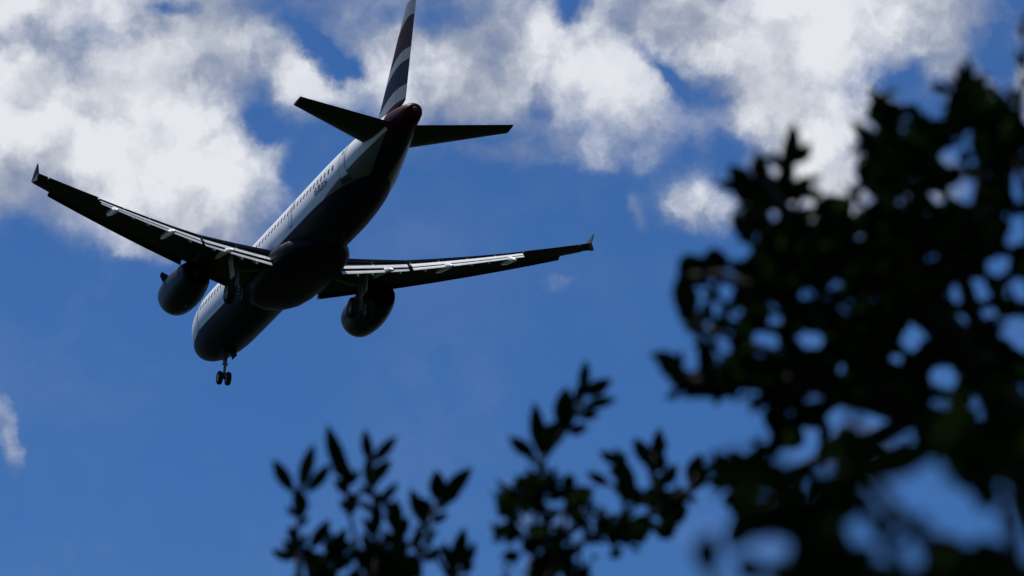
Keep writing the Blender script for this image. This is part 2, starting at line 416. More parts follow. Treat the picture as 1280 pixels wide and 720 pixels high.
# --- lifting surfaces
def airfoil(le, chord, th, span_dir, defl=0.0, n=12, camber=0.02, x0=0.0, x1=1.0, te=0.002, up=Vector((0, 0, 1))):
    """closed section: le in A() space coordinates, chord runs aft; defl turns the trailing edge down"""
    ups, lows = [], []
    for i in range(n+1):
        x = x0+(x1-x0)*(1-math.cos(math.pi*i/n))/2 if x0 == 0 else x0+(x1-x0)*i/n
        yt = 5*th*(.2969*math.sqrt(max(x, 0))-.126*x-.3516*x*x+.2843*x**3-.1036*x**4)+te*x
        yc = camber*4*x*(1-x)
        ups.append((x, yc+yt)); lows.append((x, yc-yt))
    pts = ups + lows[::-1][:(-1 if x0 == 0 else None)]
    c, s = math.cos(defl), math.sin(defl); aft = Vector((0, -1, 0)); out = []
    for (x, z) in pts:
        X, Z = x*chord, z*chord
        out.append(Vector(le) + aft*(X*c+Z*s) + up*(Z*c-X*s))
    return out
def lerp(a, b2, k): return a+(b2-a)*k
TE_KINK = 6.4
def wing_le(y): return 16.15 + (y-1.98)*.521 if y > 1.98 else 16.15-(1.98-y)*.30
def wing_te(y): return 23.25 + max(0, y-1.98)*.03 if y <= TE_KINK else lerp(23.38, 25.75, (y-TE_KINK)/(16.95-TE_KINK))
def wing_z(y): return -1.25 + max(0, y-1.0)*math.tan(R(5.1)) + .85*(max(0, y-2)/15)**2
def wth(y): return lerp(.145, .105, min(1, y/12))
for s in (-1, 1):
    def sect(y, x0=0.0, x1=1.0, **k):
        le = wing_le(y); ch = wing_te(y)-le
        return airfoil(A(le, s*y, wing_z(y)), ch, wth(y), None, defl=R(lerp(-3, .5, y/17)), x0=x0, x1=x1, **k)
    m = MB()
    ys = [0.6, 1.98, 3, 4, 5, 6.4, 8, 10, 12, 13.0]
    m.loft([sect(y, x1=.80) for y in ys])
    m.loft([sect(y, x1=.80) for y in (13.0, 13.6, 14.5, 15.5, 16.3)])
    m.loft([sect(y) for y in (16.3, 16.6, 16.88)])
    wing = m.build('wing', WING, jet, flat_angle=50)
    # spoilers: thin shroud panels above the flap
    def shroud(ya, yb, cnt):
        for i in range(cnt):
            a, b2 = lerp(ya, yb, i/cnt)+.03, lerp(ya, yb, (i+1)/cnt)-.03
            mm_ = MB(); rr_ = []
            for y in (a, b2):
                le = wing_le(y); ch = wing_te(y)-le; z = wing_z(y)+ch*(.013); x_ = le+ch*.80
                e1 = le+ch*.915
                rr_.append([A(x_, s*y, z+.022*ch+.01), A(x_, s*y, z-.01*ch), A(e1, s*y, z-.006*ch-.005), A(e1, s*y, z-.006*ch+.02)])
            mm_.loft(rr_); mm_.build('spoiler', WING, wing, sm=False)
    shroud(2.1, 6.3, 2); shroud(6.5, 13.0, 4)
    # double-slotted flaps
    def flap(ya, yb, xf, cf, df, dz, name, m_=FLAP):
        mm_ = MB(); rr_ = []
        for k in range(5):
            y = lerp(ya, yb, k/4); le = wing_le(y); ch = wing_te(y)-le
            rr_.append(airfoil(A(le+ch*xf, s*y, wing_z(y)+dz*ch), cf*ch if y > TE_KINK else cf*lerp(ch, 4.9, .55), .13, None, defl=R(df), camber=.03))
        mm_.loft(rr_); return mm_.build(name, m_, wing, flat_angle=50)
    for (ya, yb) in ((2.15, 6.25), (6.5, 12.95)):
        flap(ya, yb, .865, .165, 28, -.010, 'flap')
        flap(ya, yb, .998 if ya > 6 else .985, .085, 36, -.098, 'flap_tab')
    flap(13.1, 16.2, .805, .205, 4, .008, 'aileron', WING)
    # slats: drooped forward of the leading edge
    for (ya, yb) in ((2.7, 5.2), (6.4, 8.99), (9.0, 11.39), (11.4, 13.59), (13.6, 15.75)):
        mm_ = MB(); rr_ = []
        for y in (ya, (ya+yb)/2, yb):
            le = wing_le(y); ch = wing_te(y)-le; sc_ = .15*ch+.12; z = wing_z(y)
            base = A(le-.27-.01*ch, s*y, z-.10-.02*ch); fw = []
            for i in range(9):
                a = lerp(-1.9, 1.75, i/8)
                fw.append((-.10*math.cos(a)+.12 - (0 if abs(a) < 1.2 else 0), .30*math.sin(a)))
            outer_ = [(1.0, .30), (.55, .28), (.22, .18), (.05, .07), (0, -.03), (.04, -.14), (.16, -.22), (.34, -.25)]
            inner_ = [(.30, -.19), (.24, -.06), (.40, .10), (.62, .19)]
            rr_.append([base + Vector((0, -1, 0))*(px*sc_) + Vector((0, 0, 1))*(pz*sc_*.8) for px, pz in outer_+inner_])
        mm_.loft(rr_); mm_.build('slat', WING, wing, flat_angle=45)
    # flap hinge brackets between the fairings
    for yf in (3.1, 4.0, 5.7, 7.2, 9.9, 10.9):
        le = wing_le(yf); ch = wing_te(yf)-le; zt_ = wing_z(yf)
        mm_ = MB(); mm_.loft([[A(le+ch*a, s*(yf-w), zt_+b0*ch), A(le+ch*a, s*(yf-w), zt_+b1*ch), A(le+ch*a, s*(yf+w), zt_+b1*ch), A(le+ch*a, s*(yf+w), zt_+b0*ch)] for a, w, b0, b1 in ((.78, .03, -.03, -.05), (.88, .06, -.04, -.075), (.97, .06, -.09, -.135), (1.06, .03, -.145, -.175))])
        mm_.build('flap_bracket', WHITE, wing, sm=False)
    # flap track fairings
    for yf in (8.5, 12.15):
        le = wing_le(yf); ch = wing_te(yf)-le; z = wing_z(yf); mm_ = MB(); rr_ = []
        L0 = le+ch*.45; Lf = ch*.55+1.35
        for (a, w, dz, h) in ((0, .02, -.10, .05), (.12, .11, -.20, .13), (.3, .17, -.31, .2), (.5, .19, -.42, .22), (.68, .17, -.58, .2), (.84, .11, -.78, .14), (1, .02, -1.0, .03)):
            r = []
            for k in range(14):
                t_ = 2*math.pi*k/14; r.append(A(L0+a*Lf, s*(yf+w*math.sin(t_)), z-.1+dz*.8+h*math.cos(t_)))
            rr_.append(r)
        mm_.loft(rr_); mm_.build('flap_fairing', FLAP if False else WHITE, wing)
    # inboard fairing, shorter
    yf = 4.9; z = wing_z(yf); mm_ = MB(); rr_ = []
    for (x, w, dz, h) in ((20.6, .02, -.30, .04), (21.4, .13, -.38, .12), (22.4, .17, -.46, .17), (23.4, .16, -.62, .17), (24.3, .12, -.86, .13), (25.1, .02, -1.12, .03)):
        rr_.append([A(x, s*(yf+w*math.sin(2*math.pi*k/14)), z+dz+h*math.cos(2*math.pi*k/14)) for k in range(14)])
    mm_.loft(rr_); mm_.build('flap_fairing', WHITE, wing)
    # wingtip fence, an arrowhead plate above and below the tip
    zt = wing_z(16.95); mm_ = MB()
    def plate(pts, w):
        mm_.loft([[A(x, s*(16.90+o), z) for x, z, o in pts], [A(x, s*(16.90+o+w), z) for x, z, o in pts]])
    plate([(23.95, zt, 0), (24.9, zt+.30, .05), (25.72, zt+.50, .09), (25.88, zt+.50, .09), (25.75, zt, 0)], .05)
    plate([(24.0, zt-.004, 0), (25.7, zt-.004, 0), (25.9, zt-.48, .08), (25.65, zt-.48, .08), (24.9, zt-.24, .03)], .05)
    mm_.build('wingtip_fence', WING, wing, sm=False)
    # --- engine
    eng_z = -2.0; ey = s*5.75
    def circ(x, r, zo=0, n=40, ry=1.0): return [A(x, ey+r*ry*math.sin(2*math.pi*k/n), eng_z+zo+r*math.cos(2*math.pi*k/n)) for k in range(n)]
    mm_ = MB()
    outer_ = [(14.72, .90, 0), (14.62, .97, 0), (14.66, 1.04, 0), (14.85, 1.12, 0), (15.4, 1.18, 0), (16.2, 1.22, .0), (17.2, 1.21, .01), (18.1, 1.13, .03), (18.9, 1.03, .05), (19.6, .86, .07), (19.95, .76, .08)]
    inner_ = [(19.93, .73, .08), (19.3, .78, .07), (18.6, .80, .05)]
    mm_.loft([circ(*q) for q in outer_+inner_], cap=False)
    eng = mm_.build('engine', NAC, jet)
    mm_ = MB(); mm_.loft([circ(14.72, .90), circ(15.1, .84), (circ(15.7, .82))], cap=True); mm_.build('inlet_duct', METAL, eng)
    mm_ = MB(); mm_.loft([circ(14.95, .02), circ(15.2, .15), circ(15.55, .27)]); mm_.build('spinner', BLACK, eng)
    mm_ = MB(); mm_.loft([circ(18.4, .80, .05), circ(18.7, .55, .06), circ(19.2, .40, .07), circ(19.9, .20, .08), circ(20.25, .03, .08)]); mm_.build('exhaust_plug', DARKM, eng)
    mm_ = MB(); mm_.loft([[A(17.4+a, ey+.04*w, eng_z-zz) for a, w, zz in ((0, -1, 1.2), (0, 1, 1.2), (.35, 1, 1.2), (.35, -1, 1.2))], [A(17.6+a, ey+.03*w, eng_z-zz) for a, w, zz in ((0, -1, 1.48), (0, 1, 1.48), (.25, 1, 1.48), (.25, -1, 1.48))]]); mm_.build('drain_mast', BLACK, eng, sm=False)
    an = R(58)  # strake on the outboard shoulder
    for side2 in (s,):
        ca, sa = math.cos(an), math.sin(an); rr_ = []
        for o in (-.015, .015):
            rr_.append([A(x, ey+side2*(sa*q - ca*o), eng_z+ca*q+sa*o) for x, q in ((15.6, 1.20), (16.2, 1.62), (16.8, 1.66), (17.0, 1.20))])
        mm_ = MB(); mm_.loft(rr_); mm_.build('strake', NAC, eng, sm=False)
    # pylon
    mm_ = MB(); zw = wing_z(5.75)
    def psec(x, z0, z1, w): return [A(x, ey-w, z0), A(x, ey-w, z1), A(x, ey+w, z1), A(x, ey+w, z0)]
    mm_.loft([psec(15.5, eng_z+1.15, eng_z+1.28, .03), psec(16.3, eng_z+1.15, zw-.22, .17), psec(17.6, eng_z+1.0, zw-.02, .22), psec(19.0, eng_z+.8, zw-.05, .22), psec(20.3, eng_z+.75, zw-.1, .19), psec(21.6, eng_z+1.15, zw-.12, .04)])
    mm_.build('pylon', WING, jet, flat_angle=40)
    # --- main landing gear
    gy = s*3.8; top = A(21.4, gy, wing_z(3.8)-.05); ax = A(21.95, gy, -3.62)
    mm_ = MB(); mid = top.lerp(ax, .55)
    mm_.tube([top, mid], .17, 14); mm_.tube([mid, ax], .11, 14)
    mm_.tube([ax+Vector((-.47, 0, 0)), ax+Vector((.47, 0, 0))], .09, 12)
    mm_.tube([top.lerp(ax, .42), A(21.3, s*2.2, -1.7)], .08, 10)       # side stay
    mm_.tube([top.lerp(ax, .3)+Vector((0, -.12, 0)), top.lerp(ax, .55)+Vector((0, -.42, 0)), ax+Vector((0, -.16, .1))], .05, 8)  # torque link
    mm_.tube([top.lerp(ax, .12), A(20.6, gy, wing_z(3.8)-.2)], .07, 8)
    gear = mm_.build('main_landing_gear', STRUT, jet, flat_angle=50)
    def wheel(c, rad_, w, par):
        mw = MB(); prof_ = [(-.5, .62), (-.5, .86), (-.36, .97), (-.15, 1), (.15, 1), (.36, .97), (.5, .86), (.5, .62)]
        mw.loft([[Vector(c)+Vector((a*w, math.cos(2*math.pi*k/28)*rr2*rad_, math.sin(2*math.pi*k/28)*rr2*rad_)) for k in range(28)] for a, rr2 in prof_], cap=False)
        wh = mw.build('wheel', TYRE, par, flat_angle=50)
        mw = MB(); mw.loft([[Vector(c)+Vector((a*w, math.cos(2*math.pi*k/20)*rr2*rad_, math.sin(2*math.pi*k/20)*rr2*rad_)) for k in range(20)] for a, rr2 in ((-.42, .15), (-.34, .35), (-.38, .60), (-.5, .63), (.5, .63), (.38, .60), (.34, .35), (.42, .15))])
        return wh, mw
    for dx in (-.47, .47):
        mw = MB(); wh, rim = wheel(ax+Vector((dx, 0, 0)), .65, .45, gear); rim.build('rim', RIM, gear, flat_angle=40)
    # leg door outboard of the strut, and the open bay's lit hinge door
    mm_ = MB(); mm_.loft([[A(21.05, gy+s*.42, -1.15), A(21.95, gy+s*.42, -1.2), A(22.15, gy+s*.30, -2.55), A(21.4, gy+s*.30, -2.6)], [A(21.05, gy+s*.37, -1.15), A(21.95, gy+s*.37, -1.2), A(22.15, gy+s*.25, -2.55), A(21.4, gy+s*.25, -2.6)]])
    mm_.build('gear_door', DOORW, gear, sm=False)
    # --- tailplane
    def hs_sect(y, x1=1.0, x0=0.0, defl=0):
        k = y/6.22; le = lerp(37.9, 41.75, k); ch = lerp(4.25, 1.35, k); z = .62+y*math.tan(R(6))
        return airfoil(A(le, s*y, z), ch, .10, None, defl=R(defl), camber=-.01, x0=x0, x1=x1)
    mm_ = MB(); mm_.loft([hs_sect(y, defl=-2) for y in (.5, 1.5, 3, 4.5, 5.8, 6.1, 6.22)])
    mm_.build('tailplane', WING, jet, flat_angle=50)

# --- nose gear
mm_ = MB(); top = A(5.4, 0, -1.95); ax = A(5.07, 0, -3.68); md = top.lerp(ax, .5)
mm_.tube([top, md], .13, 12); mm_.tube([md, ax], .085, 12); mm_.tube([ax+Vector((-.26, 0, 0)), ax+Vector((.26, 0, 0))], .06, 10)
mm_.tube([md, A(4.2, 0, -1.95)], .06, 8); mm_.tube([top.lerp(ax, .35)+Vector((0, -.1, 0)), top.lerp(ax, .6)+Vector((0, -.3, 0)), top.lerp(ax, .85)+Vector((0, -.08, 0))], .045, 8)
mm_.tube([md+Vector((-.17, 0, .0)), md+Vector((.17, 0, .0))], .07, 8)
ng = mm_.build('nose_landing_gear', STRUT, jet, flat_angle=50)
for dx in (-.27, .27):
    wh, rim = wheel(ax+Vector((dx, 0, 0)), .43, .27, ng); rim.build('rim', RIM, ng, flat_angle=40)
for s in (-1, 1):
    mm_ = MB(); mm_.loft([[A(5.1, s*.36, -1.98), A(6.4, s*.36, -2.02), A(6.3, s*.46, -2.50), A(5.25, s*.46, -2.48)], [A(5.1, s*.33, -1.98), A(6.4, s*.33, -2.02), A(6.3, s*.43, -2.50), A(5.25, s*.43, -2.48)]])
    mm_.build('gear_door', NAVY, ng, sm=False)

# --- fin with its flag bands
FN, t, b, sx, tcn, mm, mixc = node_mat('fin_paint', .5, 0, .1)
xa = mm('SUBTRACT', ZREF, sx.outputs[1]); z = sx.outputs[2]
h = mm('DIVIDE', mm('SUBTRACT', z, 1.9), 5.95)                      # 0 root .. 1 tip
le_x = mm('ADD', 37.0, mm('MULTIPLY', h, 5.2)); chd = mm('ADD', 5.5, mm('MULTIPLY', h, -3.6))
cf = mm('DIVIDE', mm('SUBTRACT', xa, le_x), chd)                   # 0 leading .. 1 trailing
wave = mm('MULTIPLY', mm('SINE', mm('ADD', mm('MULTIPLY', cf, 4.0), -.6)), .045)
s2 = mm('SUBTRACT', mm('ADD', h, .1), mm('ADD', mm('MULTIPLY', cf, .10), wave))
rp = t.nodes.new('ShaderNodeValToRGB'); t.links.new(s2, rp.inputs[0]); rp.color_ramp.interpolation = 'CONSTANT'
e = rp.color_ramp.elements; LG = (.22, .26, .29, 1); RD = (.020, .002, .003, 1); BL = (.003, .005, .018, 1)
e[0].position = 0; e[0].color = RD; e[1].position = .07; e[1].color = LG
for p_, c_2 in ((.20, BL), (.43, LG), (.54, RD), (.84, LG)):
    q = e.new(p_); q.color = c_2
t.links.new(rp.outputs[0], b.inputs['Base Color'])
def fin_sec(z, x1=1.0, x0=0.0):
    k = (z-1.9)/5.95; le = lerp(37.0, 42.2, k); ch = lerp(5.5, 1.9, k)
    base = airfoil(Vector((0, 0, 0)), ch, .095, None, camber=0, x0=x0, x1=x1)
    return [A(le, 0, z) + Vector((q.z, q.y, 0)) for q in base]
mm_ = MB(); mm_.loft([fin_sec(z, x1=.70) for z in (1.5, 3, 4.5, 6, 7.4, 7.75, 7.85)])
mm_.loft([[A(35.6, .02, 2.0), A(35.6, -.02, 2.0), A(35.6, 0, 1.9)], [A(38.2, .18, 1.9), A(38.2, -.18, 1.9), A(38.2, 0, 3.05)]])
fin = mm_.build('tail_fin', FN, jet, flat_angle=50)
mm_ = MB(); mm_.loft([fin_sec(z, x0=.71) for z in (2.15, 3, 4.5, 6, 7.4, 7.7)])
mm_.build('rudder', FN, fin, flat_angle=50)

# ------------------------------------------------------------------ trees and bushes in front
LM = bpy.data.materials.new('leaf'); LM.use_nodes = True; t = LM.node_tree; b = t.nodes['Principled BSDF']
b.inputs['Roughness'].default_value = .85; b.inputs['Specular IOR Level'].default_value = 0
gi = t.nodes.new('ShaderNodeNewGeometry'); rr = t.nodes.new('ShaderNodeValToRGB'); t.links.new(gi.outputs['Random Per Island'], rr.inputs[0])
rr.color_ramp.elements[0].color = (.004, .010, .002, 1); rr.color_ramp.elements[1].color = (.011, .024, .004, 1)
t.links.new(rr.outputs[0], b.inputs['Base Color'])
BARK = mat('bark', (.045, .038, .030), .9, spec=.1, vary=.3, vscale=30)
def add_leaf(mb, base, tip, width, normal, bend=.12, fold=.18):
    base, tip = Vector(base), Vector(tip); ax_ = tip-base; Ln = ax_.length; ax_.normalize()
    nrm = (normal - ax_*normal.dot(ax_)); nrm = nrm.normalized() if nrm.length > 1e-5 else ax_.orthogonal().normalized()
    sd = ax_.cross(nrm); ks = (0, .12, .28, .45, .62, .78, .9, 1); ws = (.04, .42, .82, 1, .95, .70, .38, .02)
    v = []
    for k, w in zip(ks, ws):
        c = base + ax_*(Ln*k) - nrm*(bend*Ln*(k*k-k*.6)); hw = width*w/2
        v += [c - sd*hw + nrm*(hw*fold*2), c, c + sd*hw + nrm*(hw*fold*2)]
    f = []
    for i in range(len(ks)-1):
        for j in (0, 1):
            q = i*3+j; f.append((q, q+1, q+4, q+3))
    mb.add(v, f)
def rdir(rg):
    while True:
        v = Vector((rg.uniform(-1, 1), rg.uniform(-1, 1), rg.uniform(-1, 1)))
        if .1 < v.length < 1: return v.normalized()
def inpoly(x, y, poly):
    c = False; n = len(poly); j = n-1
    for i in range(n):
        xi, yi = poly[i]; xj, yj = poly[j]
        if (yi > y) != (yj > y) and x < (xj-xi)*(y-yi)/(yj-yi)+xi: c = not c
        j = i
    return c
def zconv(pts, ox, oy, k): return [(ox+x/k, oy+y/k) for x, y in pts]
class Plant:
    def __init__(s, name, label, cat, seed, depth):
        s.rg = random.Random(seed); s.d = depth; s.leaf = MB(); s.twig = MB(); s.name, s.label, s.cat = name, label, cat; s.trunkmb = MB(); s.nleaf = 0; s.patch = None
    def leafpx(s, b0, t0, wpx=None, dj=.12, dd=0):
        d = s.d+dd+s.rg.uniform(-dj, dj); d2 = d+s.rg.uniform(-.5, .5)*math.hypot(t0[0]-b0[0], t0[1]-b0[1])/F*d
        B, T = at(b0[0], b0[1], d), at(t0[0], t0[1], d2); ln = (T-B).length
        w = wpx*1.15/F*d if wpx else ln*s.rg.uniform(.38, .5)
        add_leaf(s.leaf, B, T, w, (-f_+rdir(s.rg)*.5), bend=s.rg.uniform(-.15, .2)); s.nleaf += 1
    def twigpx(s, pts, r0_, r1_, dd=0, leaves=0, llen=40, spread=38):
        P = [at(x, y, s.d+dd+s.rg.uniform(-.01, .01)) for x, y in pts]; n = len(P)
        s.twig.tube(P, [lerp(r0_, r1_, i/(n-1))*1.35 for i in range(n)], 7)
        if leaves:
            seg = [math.hypot(pts[i+1][0]-pts[i][0], pts[i+1][1]-pts[i][1]) for i in range(n-1)]; tot = sum(seg)
            for k in range(leaves):
                q = tot*(k+.5)/leaves; i = 0
                while i < n-2 and q > seg[i]: q -= seg[i]; i += 1
                a = q/seg[i]; x = lerp(pts[i][0], pts[i+1][0], a); y = lerp(pts[i][1], pts[i+1][1], a)
                an = math.atan2(pts[i+1][1]-pts[i][1], pts[i+1][0]-pts[i][0]) + R(spread)*(1 if k % 2 else -1)*s.rg.uniform(.5, 1.4)
                ll = llen*s.rg.uniform(.7, 1.15)
                s.leafpx((x, y), (x+math.cos(an)*ll, y+math.sin(an)*ll), dd=dd, dj=.03)
    def fill(s, poly, holes, count, llen=44, dz=.5, margin=1.0, ragged=.3):
        holes = [(a, b_, c*(.76 if s.d > 5 else .95), d*(.76 if s.d > 5 else .95), e) for a, b_, c, d, e in holes]
        xs = [p[0] for p in poly]; ys = [p[1] for p in poly]; made = 0; tries = 0
        def ok(x, y): return inpoly(x, y, poly) and not inhole(x, y)
        def inhole(x, y):
            if s.patch:
                cxp, cyp, rr_, lo, hi = s.patch; q = min(1.0, math.hypot(x-cxp, y-cyp)/rr_)
                if noise.noise(Vector((x/19, y/19, 3.7))) + .5*noise.noise(Vector((x/8, y/8, 9.1))) > lerp(hi, lo, q): return True
            for (hx, hy, a, b_, th) in holes:
                dx, dy = x-hx, y-hy; c, s_2 = math.cos(R(th)), math.sin(R(th))
                u, v = dx*c+dy*s_2, -dx*s_2+dy*c
                if (u/a)**2+(v/b_)**2 < 1 + 1.1*noise.noise(Vector((x/13, y/13, 1.3))): return True
            return False
        while made < count and tries < count*25:
            tries += 1
            x, y = s.rg.uniform(min(xs), max(xs)), s.rg.uniform(min(ys), max(ys))
            if not ok(x, y): continue
            an = s.rg.uniform(0, 2*math.pi); ll = llen*s.rg.uniform(.6, 1.15); fs = s.rg.uniform(.45, 1)
            tx, ty = x+math.cos(an)*ll*fs, y+math.sin(an)*ll*fs
            nx, ny = -math.sin(an), math.cos(an); w = ll*.17*margin
            loose = s.rg.random() < ragged
            if not all((inhole(px, py) is False) if loose else ok(px, py) for px, py in ((tx, ty), ((x+tx)/2+nx*w, (y+ty)/2+ny*w), ((x+tx)/2-nx*w, (y+ty)/2-ny*w))): continue
            d = s.d+s.rg.uniform(-dz, dz); B = at(x, y, d)
            T = at(tx, ty, d + ll*math.sqrt(max(0, 1-fs*fs))/F*d*s.rg.choice((-1, 1)))
            add_leaf(s.leaf, B, T, ll*s.rg.uniform(.38, .52)/F*d, -f_*.6+rdir(s.rg), bend=s.rg.uniform(-.1, .25)); made += 1; s.nleaf += 1
        print(s.name, 'leaves', made, 'tries', tries)
    def trunk(s, top_px, rads, lean=(0, 0), dd=0):
        T = at(top_px[0], top_px[1], s.d+dd); G = Vector((T.x+lean[0], T.y+lean[1], -.05)); pts = []
        for i in range(9):
            k = i/8; p = G.lerp(T, k); p += Vector((math.sin(k*5+s.d)*.02, math.cos(k*4+s.d)*.02, 0))*math.sin(k*math.pi); pts.append(p)
        s.trunkmb.tube(pts, [lerp(rads[0], rads[1], i/8)*(1.35 if i == 0 else 1) for i in range(9)], 10)
    def done(s, group=None):
        root = bpy.data.objects.new(s.name, None); C.objects.link(root); g = at(700, 720, s.d); root.location = (g.x, g.y, 0)
        tag(root, s.label, s.cat, group)
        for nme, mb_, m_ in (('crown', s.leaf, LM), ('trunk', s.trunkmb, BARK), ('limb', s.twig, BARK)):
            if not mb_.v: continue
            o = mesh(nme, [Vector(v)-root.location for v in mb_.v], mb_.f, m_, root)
        return root

# A: small sprays at lower left of centre
K6 = 2.2857
def z6(x, y): return (320+x/K6, 440+y/K6)
pa = Plant('young_bush', 'thin-stemmed bush of upright leafy tips below the jet, lower centre', 'bush', 3, 7.9)
for (q, w) in ((((110,405),(50,305)),17), (((128,405),(165,260)),17), (((140,405),(216,318)),15), (((128,480),(118,385)),20), (((118,590),(40,568)),13),
    (((262,370),(203,208)),20), (((262,400),(250,300)),15), (((268,470),(276,400)),17), (((328,320),(310,220)),14), (((330,320),(402,238)),14), (((332,375),(388,308)),17),
    (((328,400),(318,300)),18), (((345,440),(405,368)),13), (((345,525),(350,425)),17), (((398,525),(400,418)),19), (((400,535),(436,470)),15), (((150,565),(212,478)),17),
    (((195,600),(262,500)),17), (((205,620),(272,598)),14), (((165,640),(150,560)),18), (((340,560),(480,628)),20), (((480,495),(440,390)),17), (((518,432),(515,335)),20), (((528,425),(622,328)),19),
    (((535,440),(590,380)),14), (((552,640),(600,498)),19), (((560,630),(535,540)),12), (((590,625),(628,540)),12), (((420,640),(330,560)),17), (((330,640),(300,560)),17), (((350,640),(390,560)),17),
    (((470,500),(500,420)),13), (((120,560),(90,500)),10), (((300,560),(255,600)),14), (((380,600),(440,650)),17), (((440,600),(470,660)),14)):
    pa.leafpx(z6(*q[0]), z6(*q[1]), w)
for pts in (((125,700),(122,620),(118,520),(125,400)), ((340,720),(350,620),(345,520),(335,400),(325,300)), ((300,700),(290,560),(268,460),(262,380)),
            ((560,660),(520,590),(455,555),(400,530)), ((470,700),(460,560),(490,480),(520,430)), ((160,700),(165,620),(200,580)), ((590,720),(575,640),(570,600))):
    pa.twigpx([z6(*p) for p in pts], .0035, .0015)
for pts, n in ((((345,700),(350,620),(350,520)), 7), (((240,720),(230,640),(210,570)), 6), (((430,720),(400,640),(380,560)), 8), (((170,720),(150,650)), 4)):
    pa.twigpx([z6(*p) for p in pts], .003, .0015, leaves=n, llen=36, dd=.06)
pa.fill([z6(*p) for p in ((285,540),(330,500),(390,545),(430,520),(450,600),(500,640),(500,720),(130,720),(130,600),(160,560),(200,580),(240,570))], [(*z6(235,625),14,8,0), (*z6(290,600),9,7,0)], 110, llen=30, dz=.12)
for pts, n in ((((340,520),(335,440),(330,380)), 6), (((262,470),(258,400),(250,350)), 5), (((125,600),(122,540),(120,460)), 5), (((455,555),(490,520),(520,440)), 6), (((470,620),(480,560)), 4), (((560,700),(575,650),(590,600)), 5), (((200,640),(215,580),(225,540)), 5), (((400,560),(402,500),(400,460)), 5)):
    pa.twigpx([z6(*p) for p in pts], .002, .0012, leaves=n, llen=27, dd=.03)
pa.trunk((374, 760), (.016, .006), (.1, .2)); pa.trunk((462, 760), (.018, .006), (0, .2)); pa.trunk((560, 770), (.016, .006), (-.1, .2))
pa.twigpx([(374, 765), (374, 730), (373, 690)], .006, .004); pa.twigpx([(462, 765), (468, 730), (472, 700)], .006, .004); pa.twigpx([(560, 775), (563, 740), (565, 715)], .006, .004)
pa.done()

# B: middle sprays
pb = Plant('leafy_sapling', 'taller sapling with one shoot reaching up, between the thin bush and the dark tree', 'sapling', 5, 7.3)
for (q, w) in ((((935,125),(944,22)),14), (((935,125),(1018,75)),18), (((930,160),(1032,135)),15), (((885,235),(885,98)),26), (((895,235),(940,205)),14), (((800,300),(722,242)),17),
    (((812,300),(795,142)),18), (((812,300),(862,198)),26), (((1012,382),(942,340)),13), (((1050,420),(1030,268)),20), (((1080,420),(1042,300)),17), (((1130,335),(1080,245)),19), (((1135,335),(1155,215)),19),
    (((1140,345),(1172,298)),14), (((1148,385),(1205,320)),20), (((1238,385),(1272,288)),20), (((1255,395),(1300,320)),16), (((780,410),(758,350)),17), (((730,470),(685,415)),15), (((740,500),(675,520)),16),
    (((760,580),(700,590)),16), (((1040,400),(1120,420)),20), (((1140,400),(1100,440)),18), (((840,400),(830,340)),17), (((900,400),(890,345)),17), (((920,440),(965,385)),15), (((1010,590),(1045,560)),13),
    (((880,640),(900,560)),18), (((920,660),(955,600)),13), (((1160,480),(1235,440)),24), (((1160,440),(1235,400)),22), (((1130,500),(1200,520)),20)):
    pb.leafpx(z6(*q[0]), z6(*q[1]), w)
for pts in (((790,720),(795,600),(798,420),(808,330),(865,250),(935,140)), ((830,720),(860,620),(930,540),(1060,500),(1160,440),(1145,350)), ((1060,500),(1050,420),(1010,375)), ((1160,440),(1240,390),(1258,350)),
            ((865,600),(880,480),(895,380)), ((865,600),(800,520),(730,460))):
    pb.twigpx([z6(*p) for p in pts], .0045, .0016)
for pts, n in ((((1060,500),(1130,470),(1200,430),(1250,400)), 9), (((1050,420),(1045,360),(1035,310)), 5), (((1145,400),(1140,340),(1135,290)), 6), (((800,400),(806,340),(812,280)), 4), (((930,540),(1000,500),(1050,480)), 8), (((865,260),(900,200),(935,150)), 5)):
    pb.twigpx([z6(*p) for p in pts], .002, .0012, leaves=n, llen=27, dd=.03)
polyB = [z6(*p) for p in ((680,480),(700,410),(750,350),(850,330),(965,395),(965,450),(1040,430),(1110,400),(1150,380),(1245,400),(1240,470),(1180,540),(1050,560),(1030,600),(960,570),(940,720),(715,720),(700,560))]
holesB = [(*z6(795,470), 9, 8, 0), (*z6(860,432), 15, 4, 0), (*z6(1000,430), 14, 9, 0), (*z6(1110,455), 12, 6, 0), (*z6(770,600), 14, 10, -30), (*z6(880,490), 7, 9, -20), (*z6(740,560), 9, 7, 0), (*z6(960,510), 6, 4, 0)]
pb.patch = (700, 660, 120, .30, .5)
pb.fill(polyB, holesB, 360, llen=30, dz=.18); pb.fill(polyB, holesB, 320, llen=20, dz=.14)
pb.trunk((668, 780), (.03, .012), (.1, .3)); pb.twigpx([(668, 785), (667, 740), (666, 700)], .011, .006); pb.twigpx([(668, 785), (685, 740), (696, 705)], .009, .005)
pb.done()

